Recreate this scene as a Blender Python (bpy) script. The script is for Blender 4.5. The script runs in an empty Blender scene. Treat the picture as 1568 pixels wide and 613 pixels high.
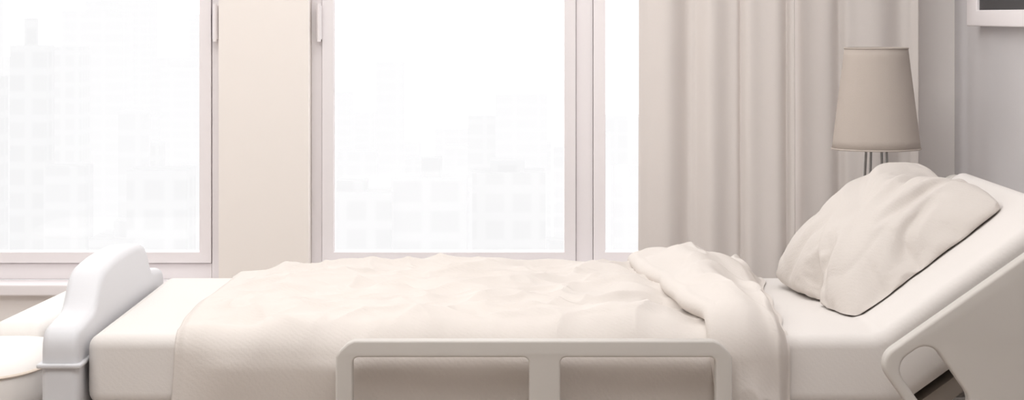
import bpy, bmesh, math, random
from mathutils import Vector, Matrix, noise
random.seed(4)
S=bpy.context.scene
S.view_settings.view_transform='Standard'
S.view_settings.look='None'
S.view_settings.exposure=0.17
COL=S.collection
# ------------------------------------------------------------ helpers
def srgb(r,g,b):
    f=lambda c:(c/255/12.92) if c/255<=0.04045 else ((c/255+0.055)/1.055)**2.4
    return (f(r),f(g),f(b),1)
def mat(name,col,rough=0.6,bump=0.0,bscale=200,metal=0,var=0.0,transl=0.0,wave=0.0,sheen=0.0):
    m=bpy.data.materials.new(name); m.use_nodes=True
    nt=m.node_tree; N=nt.nodes; L=nt.links
    b=N['Principled BSDF']; out=N['Material Output']
    b.inputs['Roughness'].default_value=rough; b.inputs['Metallic'].default_value=metal
    b.inputs['Base Color'].default_value=col
    if rough>.8: b.inputs['Specular IOR Level'].default_value=0.2
    if sheen: b.inputs['Sheen Weight'].default_value=sheen
    tc=N.new('ShaderNodeTexCoord')
    ns=N.new('ShaderNodeTexNoise'); ns.inputs['Scale'].default_value=6; ns.inputs['Detail'].default_value=4
    L.new(tc.outputs['Object'],ns.inputs['Vector'])
    mx=N.new('ShaderNodeMix'); mx.data_type='RGBA'
    mx.inputs['A'].default_value=tuple(c*(1-var) for c in col[:3])+(1,)
    mx.inputs['B'].default_value=tuple(min(1,c*(1+var)) for c in col[:3])+(1,)
    L.new(ns.outputs['Fac'],mx.inputs['Factor']); L.new(mx.outputs['Result'],b.inputs['Base Color'])
    if bump:
        n2=N.new('ShaderNodeTexNoise'); n2.inputs['Scale'].default_value=bscale; n2.inputs['Detail'].default_value=3
        L.new(tc.outputs['Object'],n2.inputs['Vector'])
        bp=N.new('ShaderNodeBump'); bp.inputs['Strength'].default_value=bump; bp.inputs['Distance'].default_value=0.002
        if wave:
            w=N.new('ShaderNodeTexWave'); w.inputs['Scale'].default_value=45; w.inputs['Distortion'].default_value=4
            w.inputs['Detail'].default_value=2; w.bands_direction='DIAGONAL'
            L.new(tc.outputs['Object'],w.inputs['Vector'])
            mm=N.new('ShaderNodeMath'); mm.operation='MULTIPLY_ADD'; mm.inputs[1].default_value=wave
            L.new(w.outputs['Fac'],mm.inputs[0]); L.new(n2.outputs['Fac'],mm.inputs[2])
            L.new(mm.outputs[0],bp.inputs['Height'])
        else: L.new(n2.outputs['Fac'],bp.inputs['Height'])
        L.new(bp.outputs['Normal'],b.inputs['Normal'])
    if transl:
        t=N.new('ShaderNodeBsdfTranslucent'); L.new(mx.outputs['Result'],t.inputs['Color'])
        ms=N.new('ShaderNodeMixShader'); ms.inputs[0].default_value=transl
        L.new(b.outputs[0],ms.inputs[1]); L.new(t.outputs[0],ms.inputs[2]); L.new(ms.outputs[0],out.inputs['Surface'])
    return m
def obj(name,me,m=None,parent=None,smooth=False):
    o=bpy.data.objects.new(name,me); COL.objects.link(o)
    if m: me.materials.append(m)
    if parent: o.parent=parent
    if smooth:
        for p in me.polygons: p.use_smooth=True
    return o
def empty(name):
    e=bpy.data.objects.new(name,None); COL.objects.link(e); return e
def bev(o,w,seg=3,lim=35,smooth=True):
    b=o.modifiers.new('bevel','BEVEL'); b.width=w; b.segments=seg; b.limit_method='ANGLE'; b.angle_limit=math.radians(lim)
    if smooth:
        for p in o.data.polygons: p.use_smooth=True
        wn=o.modifiers.new('wn','WEIGHTED_NORMAL'); wn.keep_sharp=False
    return o
def box(name,x0,x1,y0,y1,z0,z1,m,parent=None,b=0.0,seg=3):
    me=bpy.data.meshes.new(name); bm=bmesh.new()
    bmesh.ops.create_cube(bm,size=1)
    for v in bm.verts:
        v.co=Vector(((x0+x1)/2+v.co.x*(x1-x0),(y0+y1)/2+v.co.y*(y1-y0),(z0+z1)/2+v.co.z*(z1-z0)))
    bm.to_mesh(me); bm.free()
    o=obj(name,me,m,parent)
    if b: bev(o,b,seg)
    return o
def extrude_poly(name,pts,axis,a0,a1,m,parent=None,b=0.0,seg=4,lim=35,holes=()):
    """pts 2D outline; axis 'x': pts=(y,z) ; 'y': pts=(x,z)"""
    cu=bpy.data.curves.new(name,'CURVE'); cu.dimensions='2D'; cu.fill_mode='BOTH'
    for loop in [pts]+list(holes):
        sp=cu.splines.new('POLY'); sp.points.add(len(loop)-1); sp.use_cyclic_u=True
        for i,p in enumerate(loop): sp.points[i].co=(p[0],p[1],0,1)
    cu.extrude=abs(a1-a0)/2
    if b: cu.bevel_depth=b; cu.bevel_resolution=3; cu.offset=-b; cu.extrude=max(1e-4,abs(a1-a0)/2-b)
    tmp=bpy.data.objects.new('tmp',cu); COL.objects.link(tmp)
    bpy.context.view_layer.update()
    me=bpy.data.meshes.new_from_object(tmp.evaluated_get(bpy.context.evaluated_depsgraph_get()))
    bpy.data.objects.remove(tmp)
    mid=(a0+a1)/2
    for v in me.vertices:
        x,y,z=v.co
        v.co=(mid+z,x,y) if axis=='x' else (x,mid-z,y)
    me.materials.clear()
    bm=bmesh.new(); bm.from_mesh(me); bmesh.ops.remove_doubles(bm,verts=bm.verts,dist=1e-5)
    bmesh.ops.recalc_face_normals(bm,faces=bm.faces); bm.to_mesh(me); bm.free()
    me.name=name
    o=obj(name,me,m,parent)
    for p in me.polygons: p.use_smooth=True
    es=o.modifiers.new('es','EDGE_SPLIT'); es.split_angle=math.radians(32)
    return o
def grid(name,nu,nv,f,m,parent=None):
    vs=[f(i/(nu-1),j/(nv-1)) for j in range(nv) for i in range(nu)]
    fs=[(j*nu+i,j*nu+i+1,(j+1)*nu+i+1,(j+1)*nu+i) for j in range(nv-1) for i in range(nu-1)]
    me=bpy.data.meshes.new(name); me.from_pydata([tuple(v) for v in vs],[],fs); me.update()
    return obj(name,me,m,parent,True)
def cyl(name,p0,p1,r0,r1,m,parent=None,seg=24):
    p0=Vector(p0);p1=Vector(p1); d=p1-p0
    me=bpy.data.meshes.new(name); bm=bmesh.new()
    bmesh.ops.create_cone(bm,cap_ends=True,segments=seg,radius1=r0,radius2=r1,depth=d.length)
    q=d.to_track_quat('Z','Y').to_matrix().to_4x4(); q.translation=(p0+p1)/2
    bmesh.ops.transform(bm,matrix=q,verts=bm.verts); bm.to_mesh(me); bm.free()
    o=obj(name,me,m,parent,True); es=o.modifiers.new('es','EDGE_SPLIT'); es.split_angle=math.radians(40)
    return o
def ss(a,b,x):
    t=max(0,min(1,(x-a)/(b-a))); return t*t*(3-2*t)
def rrect(x0,x1,y0,y1,r,n=6):
    out=[]
    for cx,cy,a in ((x1-r,y1-r,0),(x0+r,y1-r,90),(x0+r,y0+r,180),(x1-r,y0+r,270)):
        for k in range(n+1):
            t=math.radians(a+90*k/n); out.append((cx+r*math.cos(t),cy+r*math.sin(t)))
    return out
def nz(x,y,z=0): return noise.noise(Vector((x,y,z)))
# ------------------------------------------------------------ materials
M_wall=mat('wall_paint',srgb(240,235,232),0.8,0.05,90,var=0.008)
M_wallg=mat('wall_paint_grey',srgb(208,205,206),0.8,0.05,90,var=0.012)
M_ceil=mat('ceiling_paint',srgb(240,239,238),0.9)
M_floor=mat('floor_vinyl',srgb(205,193,182),0.45,0.05,30,var=0.06)
M_frame=mat('window_frame_paint',srgb(243,238,239),0.45)
M_sheet=mat('sheet_cotton',srgb(226,221,217),0.85,0.15,260,var=0.01,wave=0.15)
M_blank=mat('blanket_cotton',srgb(221,214,208),0.9,0.25,240,var=0.012,wave=0.2)
M_pil=mat('pillow_linen',srgb(213,206,200),0.9,0.35,300,var=0.015,wave=0.15)
M_plast=mat('bed_plastic_white',srgb(218,218,221),0.5)
M_rail=mat('rail_plastic',srgb(203,198,192),0.55)
M_metal=mat('painted_steel',srgb(190,186,182),0.35,metal=0.2)
M_grey=mat('deck_grey',srgb(165,156,148),0.6)
M_dark=mat('dark_rubber',srgb(60,58,58),0.6)
M_cur=mat('curtain_linen',srgb(238,232,228),0.9,0.15,220,var=0.01,transl=0.25)
M_shade=mat('lampshade_fabric',srgb(200,189,180),0.9,0.2,350,var=0.01,transl=0.08)
M_chrome=mat('lamp_steel',srgb(150,148,146),0.25,metal=0.9)
M_wood=mat('white_laminate',srgb(232,228,224),0.5)
M_chair=mat('armchair_fabric',srgb(241,237,233),0.85,0.15,240,var=0.01)
M_piping=mat('armchair_piping',srgb(226,212,198),0.8)
M_black=mat('picture_print',srgb(34,34,38),0.5,var=0.1)
M_glass=bpy.data.materials.new('window_glass'); M_glass.use_nodes=True
nt=M_glass.node_tree; nt.nodes.clear()
o_=nt.nodes.new('ShaderNodeOutputMaterial'); mx=nt.nodes.new('ShaderNodeMixShader'); mx.inputs[0].default_value=0.02
tr=nt.nodes.new('ShaderNodeBsdfTransparent'); gl=nt.nodes.new('ShaderNodeBsdfGlossy'); gl.inputs['Roughness'].default_value=0.02
nt.links.new(tr.outputs[0],mx.inputs[1]); nt.links.new(gl.outputs[0],mx.inputs[2]); nt.links.new(mx.outputs[0],o_.inputs[0])
# ------------------------------------------------------------ room
XR=1.154; XL=-3.0; YB=5.62; YF=-1.6; ZC=2.7
box('floor',XL-.1,XR+.1,YF-.1,YB+.22,-.1,0,M_floor)
box('ceiling',XL-.1,XR+.1,YF-.1,YB+.22,ZC,ZC+.1,M_ceil)
box('wall_right',XR,XR+.1,YF,YB+.2,0,ZC,M_wallg)
box('wall_left',XL-.1,XL,YF,YB+.2,0,ZC,M_wall)
box('wall_front',XL,XR,YF-.1,YF,0,ZC,M_wall)
W=empty('wall_back')
W1=(-2.45,-.765); W2=(-.531,.80); ZB=.50; ZT=2.35
box('pier_left',XL,W1[0],YB,YB+.2,0,ZC,M_wall,W)
box('pier_mid',W1[1],W2[0],YB,YB+.2,0,ZC,mat('wall_paint_warm',srgb(251,244,238),0.8,0.05,90,var=0.004),W)
box('pier_right',W2[1],XR,YB,YB+.2,0,ZC,M_wall,W)
for i,w in enumerate((W1,W2)):
    box('apron_%d'%i,w[0],w[1],YB,YB+.2,0,ZB-.03,M_wall,W)
    box('lintel_%d'%i,w[0],w[1],YB,YB+.2,ZT,ZC,M_wall,W)
def window(name,x0,x1,mull,glassz=.571):
    E=empty(name); y0=5.70; y1=5.78
    fo=.029
    box('frame_left',x0,x0+fo,y0,y1,ZB,ZT,M_frame,E,.003)
    box('frame_right',x1-fo,x1,y0,y1,ZB,ZT,M_frame,E,.003)
    box('frame_bottom',x0+fo,x1-fo,y0,y1,ZB,ZB+.043,M_frame,E,.003)
    box('frame_top',x0+fo,x1-fo,y0,y1,ZT-.04,ZT,M_frame,E,.003)
    edges=[x0+fo]
    for c,hw in mull:
        box('mullion',c-hw,c+hw,y0,y1,ZB+.043,ZT-.04,M_frame,E,.003)
        edges+= [c-hw,c+hw]
    edges.append(x1-fo)
    sw=.031
    for k in range(0,len(edges),2):
        a,b=edges[k],edges[k+1]; zb=ZB+.045; zt=ZT-.042; ya=5.688; yb=5.745
        o=extrude_poly('sash',[(a+.001,zb),(b-.001,zb),(b-.001,zt),(a+.001,zt)],'y',ya,yb,M_frame,E,
            holes=[[(a+sw,zb+.028),(a+sw,zt-.03),(b-sw,zt-.03),(b-sw,zb+.028)]])
        box('bead',a+sw-.004,a+sw+.002,5.70,5.73,zb+.03,zt-.03,M_frame,E)
        box('glass',a+sw-.002,b-sw+.002,5.722,5.727,zb+.026,zt-.028,M_glass,E)
    return E
w1=window('window_1',W1[0],W1[1],[(-1.6,.024)])
w2=window('window_2',W2[0],W2[1],[(.1915,.0225)])
for E,x in ((w1,-.782),(w2,-.508)):
    for zc in (1.18,2.1):
        box('hinge',x-.007,x+.007,5.672,5.70,zc-.045,zc+.045,M_frame,E,.003)
        cyl('hinge_pin',(x,5.672,zc-.05),(x,5.672,zc+.05),.005,.005,M_frame,E,12)
for i,w in enumerate((W1,W2)):
    box('trim_%d'%(i+1),w[0]-.03 if i==0 else w[0],w[1],5.59,5.70,ZB-.03,ZB,M_frame,None,.005)
box('baseboard_back',XL,XR,YB-.012,YB,0,.09,M_frame)
box('baseboard_right',XR-.012,XR,YF,YB-.012,0,.09,M_frame)
# ------------------------------------------------------------ city outside (aerial haze painted in as a glow of the buildings)
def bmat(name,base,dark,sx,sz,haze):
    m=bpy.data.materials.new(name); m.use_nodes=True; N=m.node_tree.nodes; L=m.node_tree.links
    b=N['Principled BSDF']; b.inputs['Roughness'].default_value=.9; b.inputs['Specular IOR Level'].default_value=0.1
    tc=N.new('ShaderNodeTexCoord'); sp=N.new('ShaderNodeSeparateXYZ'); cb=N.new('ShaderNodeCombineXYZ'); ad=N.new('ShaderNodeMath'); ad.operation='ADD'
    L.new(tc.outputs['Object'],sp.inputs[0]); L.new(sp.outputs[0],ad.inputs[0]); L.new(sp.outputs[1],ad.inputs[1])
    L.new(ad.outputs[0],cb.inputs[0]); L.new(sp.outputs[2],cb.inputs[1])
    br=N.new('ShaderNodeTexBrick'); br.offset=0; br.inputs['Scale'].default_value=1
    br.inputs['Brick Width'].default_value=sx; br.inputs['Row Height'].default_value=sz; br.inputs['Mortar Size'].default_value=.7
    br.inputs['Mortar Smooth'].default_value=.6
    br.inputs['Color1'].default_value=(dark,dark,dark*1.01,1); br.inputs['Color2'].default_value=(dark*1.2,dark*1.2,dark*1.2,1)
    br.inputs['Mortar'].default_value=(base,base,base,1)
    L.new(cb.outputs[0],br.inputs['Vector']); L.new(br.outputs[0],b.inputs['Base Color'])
    em=N.new('ShaderNodeEmission'); em.inputs[0].default_value=(.997,.993,1,1); em.inputs[1].default_value=.93  # even glow mixed into the walls to paint in distant haze
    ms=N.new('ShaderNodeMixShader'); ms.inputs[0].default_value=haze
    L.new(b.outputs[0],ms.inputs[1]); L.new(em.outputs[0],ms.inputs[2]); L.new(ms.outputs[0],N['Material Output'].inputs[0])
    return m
WS=1.9
bms=[]
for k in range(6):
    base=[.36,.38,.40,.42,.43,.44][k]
    bms.append(bmat('facade_haze_glow_%d'%k,base,base*.6,[3,4,2.6,5,3.4,6][k],[3,3.2,3,3.6,4,3][k],[.86,.88,.90,.92,.94,.96][k]))
C=empty('city_buildings')
cnt=0
for ring in range(7):
    Y=[230,280,340,420,520,650,820][ring]
    x=-Y*.34
    while x<Y*.12:
        w=random.uniform(3,11)*(1+.12*ring); fx=(x+w/2)/Y
        drop=random.choice((200,225,250,270,290,310,330)) if ring<4 else random.choice((90,140,175,200,220,240))
        if fx<-.13: drop-=random.choice((0,0,40,90,150,190)) 
        drop-=ring*4
        top=1.2-drop*Y/3300
        if random.random()<(.62 if ring<3 else .8):
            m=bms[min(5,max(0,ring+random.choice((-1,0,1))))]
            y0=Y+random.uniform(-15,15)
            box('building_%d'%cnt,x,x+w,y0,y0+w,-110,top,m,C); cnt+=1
            if random.random()<.4:
                a_=random.uniform(.05,.4)
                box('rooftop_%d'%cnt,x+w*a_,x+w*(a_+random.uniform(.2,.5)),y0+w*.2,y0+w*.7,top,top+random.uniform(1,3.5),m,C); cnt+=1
        x+=w*random.uniform(.95,1.5)
# ------------------------------------------------------------ bed
BED=empty('hospital_bed')
YN=3.90; YFAR=4.77
HX=.663; HZ=.62; SL=.718
def bedz(x):
    return HZ if x<HX else HZ+SL*(x-HX)
prof=[(-.77,.49),(-.77,.62),(HX-.01,.62),(HX+.01,.6272),(1.0,.862),(1.076,.756),(.705,.49)]
me=bpy.data.meshes.new('mattress'); bm=bmesh.new()
a=[bm.verts.new((p[0],YN,p[1])) for p in prof]; b=[bm.verts.new((p[0],YFAR,p[1])) for p in prof]
n=len(prof)
bm.faces.new(a); bm.faces.new(b[::-1])
for i in range(n): bm.faces.new((a[i],b[i],b[(i+1)%n],a[(i+1)%n]))
bmesh.ops.recalc_face_normals(bm,faces=bm.faces); bm.to_mesh(me); bm.free()
mt=obj('mattress',me,M_sheet,BED); bev(mt,.026,6,42)
box('deck',-.75,.70,YN+.02,YFAR-.02,.45,.488,M_metal,BED,.006)
box('beam_near',-.78,1.0,YN+.03,YN+.08,.37,.45,M_metal,BED,.008)
box('beam_far',-.78,1.0,YFAR-.08,YFAR-.03,.37,.45,M_metal,BED,.008)
extrude_poly('head_deck',[(.72,.478),(1.085,.738),(1.098,.722),(.74,.45)],'y',YN+.03,YFAR-.03,M_grey,BED)
cyl('head_actuator',(.55,4.34,.36),(.93,4.34,.60),.025,.02,M_metal,BED)
for x in (-.6,.8):
    box('leg_frame',x-.04,x+.04,YN+.06,YFAR-.06,.13,.19,M_metal,BED,.01)
    box('lift_column',x-.035,x+.035,4.28,4.40,.19,.45,M_metal,BED,.01)
    for y in (YN+.08,YFAR-.08):
        cyl('caster',(x,y-.02,.06),(x,y+.02,.06),.06,.06,M_dark,BED,32)
        box('caster_fork',x-.02,x+.02,y-.028,y+.028,.06,.14,M_metal,BED,.005)
def board_profile(zlo):
    half=[(-.48,zlo),(-.48,.595),(-.477,.612),(-.470,.625),(-.458,.634),(-.44,.638),(-.40,.642),(-.335,.648),(-.315,.652),(-.300,.659),(-.285,.672),(-.268,.688),(-.25,.701),(-.228,.711),(-.20,.717),(-.15,.721),(-.08,.724),(0,.725)]
    return [(4.345+y,z) for y,z in half]+[(4.345-y,z) for y,z in half[::-1][1:]]
extrude_poly('footboard',board_profile(.30),'x',-.845,-.778,M_plast,BED,b=.014)
box('footboard_band',-.852,-.772,3.857,4.833,.566,.574,M_plast,BED,.003)
extrude_poly('headboard',[(3.95,.30),(3.95,.58),(4.0,.62),(4.69,.62),(4.74,.58),(4.74,.30)],'x',1.112,1.145,M_plast,BED,b=.008)
def rail(nm,y0,y1):
    out=[(-.31,.30),(-.31,.598),(-.303,.609),(-.289,.622),(-.278,.627),(.355,.627),(.366,.622),(.380,.609),(.387,.598),(.387,.30)]
    z0=.345
    h1=rrect(-.280,.030,z0,.598,.010,4); h2=rrect(.085,.358,z0,.598,.010,4)
    extrude_poly(nm,out,'y',y0,y1,M_rail,BED,b=.004,holes=[h1[::-1],h2[::-1]])
rail('side_rail_near',3.785,3.82); rail('side_rail_far',4.85,4.885)
for y in ((3.80,3.93),(4.74,4.87)):
    for x in (-.2,.28): box('rail_bracket',x-.02,x+.02,y[0],y[1],.36,.40,M_metal,BED,.004)
def hrail(nm,y0,y1):
    ox,oz=.640,.592; cs,sn=.819,.574
    T=lambda u,v:(ox+u*cs+v*sn, oz+u*sn-v*cs)
    out=[]
    for cu_,cv,r,a0 in ((.035,.035,.035,0),(.45-.03,.03,.03,90),(.45-.05,.2,.05,180),(.05,.2,.05,270)):
        for k in range(8):
            t=math.radians(a0+90*k/7)
            out.append((cu_-r*math.cos(t),cv-r*math.sin(t)))
    hole=rrect(.020,.098,.024,.165,.030,6)
    extrude_poly(nm,[T(*p) for p in out],'y',y0,y1,M_rail,BED,b=.006,holes=[[T(*p) for p in hole]])
hrail('head_rail_near',3.785,3.825); hrail('head_rail_far',4.845,4.885)
for y in ((3.81,3.95),(4.72,4.86)):
    cyl('rail_pivot',(.86,y[0],.60),(.86,y[1],.60),.014,.014,M_grey,BED,16)
# ------------------------------------------------------------ blanket
R=.035
hs=.16; TOT=2*(hs-R)+R*math.pi+(YFAR-YN)-2*R
def path(s,t):
    arc=R*math.pi/2; top=(YFAR-YN)-2*R
    r=R+t
    if s<hs-R: return YN-t, HZ-hs+s
    s2=s-(hs-R)
    if s2<arc:
        a=s2/R; return YN+R-r*math.cos(a), HZ-R+r*math.sin(a)
    s2-=arc
    if s2<top: return YN+R+s2, HZ+t
    s2-=top
    if s2<arc:
        a=s2/R; return YFAR-R+r*math.sin(a), HZ-R+r*math.cos(a)
    s2-=arc
    return YFAR+t, HZ-R-s2
def topness(s):
    return ss(hs-R-.02,hs+.05,s)*(1-ss(TOT-hs-.05,TOT-hs+.02,s))
def farness(s): return ss(hs,TOT-hs,s)
def interp(tab,x):
    for (a,fa),(b,fb) in zip(tab,tab[1:]):
        if x<=b:
            t=max(0,(x-a)/(b-a)); t=t*t*(3-2*t); return fa+(fb-fa)*t
    return tab[-1][1]
LT=[(0,.372),(hs,.348),(hs+.2,.325),(hs+.42,.300),(hs+.62,.268),(hs+.8,.258),(TOT,.265)]
RT=[(0,.505),(hs,.502),(hs+.25,.515),(hs+.55,.530),(hs+.8,.545),(TOT,.55)]
TH=[(0,.030),(hs,.036),(hs+.3,.040),(hs+.6,.044),(hs+.85,.044),(TOT,.03)]
def edge0(s): return -.617+.006*math.sin(s*9)+.008*nz(s*5,3.3)
def ledge(s): return interp(LT,s)+.014*nz(s*4,1.1)
def body_t(x,s):
    d=x-edge0(s); tp=topness(s); fr=farness(s)
    t=.004+.010*ss(0,.02,d)+ss(0,.22,d)*tp*(.006+.018*fr)
    e=ss(0,.12,d)
    w=nz(x*5.5,s*6.5,1)*.019+nz(x*11,s*12,5)*.010+nz(x*23,s*20,9)*.002
    q=nz(x*6+s*3,s*7-x*1.5,12); ridge=max(0,1-abs(q)*2.4)**2*.011
    q2=nz(x*9-s*5,s*10+x*2,41); ridge+=max(0,1-abs(q2)*3)**2*.005
    t+=e*tp*(w+ridge+.001)
    side=1-ss(hs-.06,hs+.02,s)
    dn=ss(0,hs-R,s)
    t+=side*e*(.004+.024*dn+.007*math.sin(x*17+nz(x*3,1)*3)*(.4+.6*dn))
    sh=math.exp(-((s-hs-.05)/.05)**2)
    t+=e*sh*.022*nz(x*9,2.2,7)
    t-=.016*tp*math.exp(-((x-ledge(s)+.005)/.035)**2)
    t=max(.004,min(t,.058))
    if s<hs-R: t=min(t,.048)
    return t
def bl(u,v):
    s=v*TOT; x0=edge0(s)
    x=x0+(.44-x0)*u
    t=body_t(x,s)
    t*=1-ss(.34,.42,x)*.8
    y,z=path(s,t); return (x,y,z)
BL=empty('blanket')
o=grid('blanket_body',330,300,bl,M_blank,BL)
so=o.modifiers.new('sol','SOLIDIFY'); so.thickness=.006; so.offset=-.3
def collar(u,v):
    # cross-section is a soft folded-over roll: tucks under at the left, lies down at the right
    s=v*TOT; l=ledge(s); r=interp(RT,s)+.010*nz(s*6,4.1); th=interp(TH,s)
    wd=r-l; tp=topness(s); fr=farness(s)
    bt=(.019+.008*fr)*tp+.014*(1-tp)
    rn=.019+.004*nz(s*7,8.8)
    if u<.16:
        k=u/.16; ang=-math.pi/2+k*math.pi
        x=l+rn*.9-rn*math.cos(ang)*1.2
        t=bt+rn+rn*math.sin(ang)-.002
    else:
        a=(u-.16)/.84
        x=l+rn*.9+(wd-rn*.9)*a
        lift=th*math.exp(-((a-.38)/.27)**2)*.85
        base=(bt+2*rn-.002)*(1-ss(.0,.5,a)*.38)*(1-ss(.78,1,a))
        t=base+lift-th*math.exp(-(.38/.27)**2)*.85*(1-a)
        w=nz(x*9-s*2,s*6,21)*.014+nz(x*17+s*5,s*9,31)*.010+nz(x*34,s*18,3)*.002
        q=nz(x*10+s*3,s*5,77); w+=max(0,1-abs(q)*2.6)**2*.012
        t+=min(1,a*4)*(1-ss(.85,1,a))*w
    t=max(t,.003)
    if s<hs-.01: t=min(t,.062)
    y,z=path(s,t)
    if s<hs-R+.02: y=max(y,3.832)
    return (x,y,z)
o=grid('blanket_collar',130,300,collar,M_blank,BL)
# ------------------------------------------------------------ pillow (inflated with a cloth solve)
def pillow():
    LX,LY=.45,.57; nx,ny=62,78
    bm=bmesh.new(); T=[[None]*ny for _ in range(nx)]; B=[[None]*ny for _ in range(nx)]
    for i in range(nx):
        for j in range(ny):
            u=i/(nx-1)*2-1; v=j/(ny-1)*2-1
            edge=(i in (0,nx-1)) or (j in (0,ny-1))
            h=.035*((1-u**4)*(1-v**4))**.5
            q=1-.10*(u*u*v*v)**2
            wv=.010*nz(u*2.5,v*3,1)
            T[i][j]=bm.verts.new((u*LX/2*q,v*LY/2*q,h+wv))
            B[i][j]=T[i][j] if edge else bm.verts.new((u*LX/2*q,v*LY/2*q,-h+wv))
    for i in range(nx-1):
        for j in range(ny-1):
            bm.faces.new((T[i][j],T[i+1][j],T[i+1][j+1],T[i][j+1]))
            bm.faces.new((B[i][j],B[i][j+1],B[i+1][j+1],B[i+1][j]))
    bmesh.ops.recalc_face_normals(bm,faces=bm.faces)
    me=bpy.data.meshes.new('pillow'); bm.to_mesh(me); bm.free()
    o=obj('pillow',me,M_pil)
    try:
        c=o.modifiers.new('c','CLOTH'); st=c.settings
        st.quality=7; st.mass=.12; st.use_pressure=True; st.uniform_pressure_force=2.2
        st.tension_stiffness=25; st.compression_stiffness=20; st.shear_stiffness=10; st.bending_stiffness=.12
        st.shrink_min=-.22; st.effector_weights.gravity=0
        st.air_damping=3
        c.point_cache.frame_start=1; c.point_cache.frame_end=45
        for f in range(1,41): S.frame_set(f)
        dg=bpy.context.evaluated_depsgraph_get()
        m2=bpy.data.meshes.new_from_object(o.evaluated_get(dg))
        o.modifiers.clear(); o.data=m2
        S.frame_set(1)
    except Exception as e:
        print('cloth fail',e)
    return o
PW=pillow()
me=PW.data
ex=max(abs(v.co.x) for v in me.vertices); ey=max(abs(v.co.y) for v in me.vertices); ez=max(abs(v.co.z) for v in me.vertices)
kx,ky,kz=.200/ex,.270/ey,.100/ez
ang=math.radians(37)
cx,cy,cz=.752,4.385,.740
rot=Matrix.Rotation(-ang,4,'Y') @ Matrix.Rotation(math.radians(10),4,'X') @ Matrix.Rotation(math.radians(5),4,'Z')
# long soft creases on the upper skin, local coords (x up the slope, y away from the viewer's side)
CR=[((.19,-.10),(.00,-.13),.013,.013),((.17,.02),(.05,-.06),.010,.014),((-.02,-.22),(.10,-.17),.010,.012),
    ((.10,.20),(.02,.02),.010,.018),((-.18,-.12),(-.08,-.05),.009,.014),((-.17,.12),(-.06,.05),.008,.016)]
for v in me.vertices:
    p=v.co.copy(); p.x*=kx; p.y*=ky; p.z*=kz
    w=nz(p.x*6,p.y*5,4 if p.z>0 else 8)*.014
    q=nz(p.x*5-p.y*7,p.y*4+p.z*9,91); w-=max(0,1-abs(q)*4)**2*.005
    if p.z>0:
        jx=p.x+.012*nz(p.x*12,p.y*12,5); jy=p.y+.012*nz(p.x*12,p.y*12,15)
        for A,B_,dep,wid in CR:
            ax,ay=A; bx,by=B_; dx,dy=bx-ax,by-ay; L2=dx*dx+dy*dy
            t=((jx-ax)*dx+(jy-ay)*dy)/L2; tc=max(0,min(1,t))
            dd=math.hypot(jx-ax-dx*tc,jy-ay-dy*tc)
            k=math.sin(math.pi*min(1,max(0,.15+.75*tc)))
            w+=k*(-dep*math.exp(-(dd/wid)**2)+dep*.55*math.exp(-((dd-wid*2.1)/wid)**2))
    fade=min(1,abs(p.z)/.03)
    d=Vector((p.x*.4,p.y*.5,p.z*1.2)); d=d.normalized() if d.length>1e-5 else Vector((0,0,1))
    p+=d*w*(.35+.65*fade)
    p=(rot@p)+Vector((cx,cy,cz))
    m=max(HZ,bedz(p.x))+.004
    if p.z<m: p.z=m+ (m-p.z)*.03
    v.co=p
for p in me.polygons: p.use_smooth=True
sb=PW.modifiers.new('ss','SUBSURF'); sb.levels=1; sb.render_levels=1
# ------------------------------------------------------------ curtain
def curt(x0,x1,yb,seed,amp,freq):
    def f(u,v):
        x=x0+(x1-x0)*u; z=.03+(2.6-.03)*v
        ph=x*freq+3.0*nz(x*3.1,seed)+.12*nz(x*2,z*1.5,seed)
        y=yb+amp*math.sin(ph)*(.75+.6*nz(x*5,seed+3))+amp*.22*math.sin(ph*2.3+seed)+.006*nz(x*14,z*.8,seed)
        return (x+.012*math.sin(ph+1.2)+.004*nz(z,x*4,seed),y,z)
    return f
CU=empty('curtain')
o=grid('curtain_panel_left',300,40,curt(.325,.725,5.44,1.3,.022,48),M_cur,CU)
so=o.modifiers.new('s','SOLIDIFY'); so.thickness=.003
o=grid('curtain_panel_right',300,40,curt(.715,1.047,5.50,6.1,.022,46),M_cur,CU)
so=o.modifiers.new('s','SOLIDIFY'); so.thickness=.003
cyl('curtain_rod',(-2.7,5.50,2.62),(1.13,5.50,2.62),.014,.014,M_metal,CU)
# ------------------------------------------------------------ bedside table + lamp
BT=empty('bedside_table')
box('top',.66,1.09,4.95,5.33,.52,.545,M_wood,BT,.004)
box('body',.68,1.07,4.97,5.31,.12,.52,M_wood,BT,.003)
for k in range(2):
    box('drawer_%d'%k,.69,1.06,4.955,4.972,.14+.19*k,.32+.19*k,M_wood,BT,.003)
    box('handle_%d'%k,.82,.93,4.94,4.956,.225+.19*k,.235+.19*k,M_chrome,BT,.002)
for x in (.70,1.05):
    for y in (5.0,5.29): cyl('leg',(x,y,0),(x,y,.12),.012,.016,M_metal,BT,12)
LA=empty('table_lamp'); lx,ly=.867,5.13
def shade(r0,r1,z0,z1,nm):
    def f(u,v):
        a=u*2*math.pi; r=r0+(r1-r0)*v; return (lx+r*math.cos(a),ly+r*math.sin(a),z0+(z1-z0)*v)
    o=grid(nm,97,12,f,M_shade,LA); s=o.modifiers.new('s','SOLIDIFY'); s.thickness=.003; return o
shade(.105,.075,.882,1.121,'shade')
for (r,z,nm) in ((.105,.882,'shade_ring_bottom'),(.075,1.121,'shade_ring_top')):
    bpy.ops.mesh.primitive_torus_add(location=(lx,ly,z),major_radius=r,minor_radius=.002,major_segments=64,minor_segments=8)
    t=bpy.context.object; t.name=nm; t.parent=LA; t.data.materials.append(M_shade)
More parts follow.
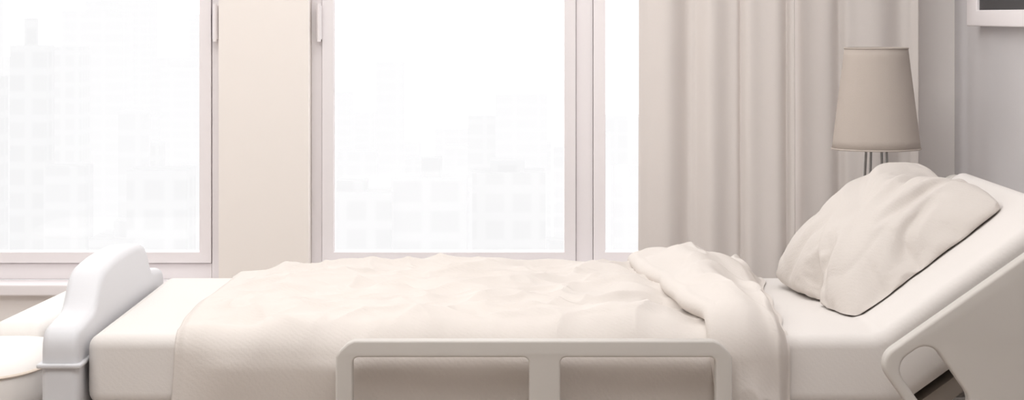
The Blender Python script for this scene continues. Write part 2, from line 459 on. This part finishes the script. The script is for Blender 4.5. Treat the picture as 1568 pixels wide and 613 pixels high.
for k in range(4):
    a=math.radians(45+90*k+8); c_,s_=math.cos(a),math.sin(a)
    cyl('rod_%d'%k,(lx+.045*c_,ly+.045*s_,.555),(lx+.024*c_,ly+.024*s_,.93),.0032,.0032,M_chrome,LA,10)
cyl('base',(lx,ly,.546),(lx,ly,.558),.065,.062,M_chrome,LA,48)
cyl('socket',(lx,ly,.925),(lx,ly,.975),.026,.016,M_chrome,LA,24)
cyl('bulb',(lx,ly,.975),(lx,ly,1.04),.018,.026,M_plast,LA,24)
for k in range(3):
    a=k*2.094; cyl('spider_%d'%k,(lx,ly,1.06),(lx+.080*math.cos(a),ly+.080*math.sin(a),1.06),.0015,.0015,M_chrome,LA,8)
cyl('stem',(lx,ly,1.03),(lx,ly,1.065),.004,.004,M_chrome,LA,10)
# ------------------------------------------------------------ picture on right wall
PF=empty('framed_picture')
xo=1.120
extrude_poly('frame',[(4.35,1.173),(5.31,1.173),(5.31,1.80),(4.35,1.80)],'x',xo,XR,M_frame,PF,b=.004,holes=[[(4.45,1.212),(4.45,1.754),(5.20,1.754),(5.20,1.212)]])
box('print',1.128,1.150,4.44,5.21,1.205,1.765,M_black,PF)
# ------------------------------------------------------------ armchair
AC=empty('armchair')
def rbox(nm,x0,x1,y0,y1,z0,z1,m,r):
    return box(nm,x0,x1,y0,y1,z0,z1,m,AC,r,8)
bk=rbox('back',-1.115,-1.00,4.60,5.42,.12,.53,M_chair,.03)
for v in bk.data.vertices:
    if v.co.z>.4: v.co.z=.545 if v.co.y<5 else .520
rbox('base',-1.55,-.93,4.16,4.60,.12,.40,M_chair,.03)
def cush(u,v):
    a=u*2*math.pi; ph=(v-.5)*math.pi
    e=lambda c,k: math.copysign(abs(c)**k,c)
    r=e(math.cos(ph),.35)
    return (-1.24+.315*r*e(math.cos(a),.45), 4.39+.235*r*e(math.sin(a),.45), .465+.062*e(math.sin(ph),.55)+.006*math.cos(a*2)*r)
grid('seat_cushion',128,48,cush,M_chair,AC)
def pipe(u,v):
    a=u*2*math.pi; b=v*2*math.pi; e=lambda c,k: math.copysign(abs(c)**k,c)
    return (-1.24+(.314+.004*math.cos(b))*e(math.cos(a),.45), 4.39+(.234+.004*math.cos(b))*e(math.sin(a),.45), .497+.003*math.sin(b)+.006*math.cos(a*2))
grid('seat_piping',160,8,pipe,M_piping,AC)
for x in (-1.5,-.98):
    for y in (4.2,4.56): cyl('leg',(x,y,0),(x,y,.12),.014,.018,M_metal,AC,12)
for y in (4.75,5.35): cyl('leg',(-1.06,y,0),(-1.06,y,.12),.014,.018,M_metal,AC,12)
# ------------------------------------------------------------ light
w=bpy.data.worlds.new('sky'); S.world=w; w.use_nodes=True
bg=w.node_tree.nodes['Background']; bg.inputs[0].default_value=(.985,.99,1,1); bg.inputs[1].default_value=WS
def area(nm,loc,target,sx,sy,e,col):
    l=bpy.data.lights.new(nm,'AREA'); l.shape='RECTANGLE'; l.size=sx; l.size_y=sy; l.energy=e; l.color=col
    o=bpy.data.objects.new(nm,l); COL.objects.link(o); o.location=loc
    o.rotation_euler=(Vector(target)-Vector(loc)).to_track_quat('-Z','Y').to_euler()
area('fill_light',(-.5,4.1,2.64),(-.5,4.15,0),2.4,1.4,24,(.995,.99,.985))  # added fill above the bed, unseen, not a real fixture
area('fill_light.001',(-.7,2.3,2.58),(.1,5.6,1.2),2.6,1.2,44,(1,.98,.962))  # added soft fill from the camera side, out of view
# ------------------------------------------------------------ camera
cd=bpy.data.cameras.new('camera'); cam=bpy.data.objects.new('camera',cd); COL.objects.link(cam)
cam.location=(0,0,1.2); cam.rotation_euler=(math.radians(90),0,0)
cd.sensor_width=36; cd.lens=36*3300/1568; cd.shift_y=-283.5/1568; cd.clip_end=2000
S.camera=cam
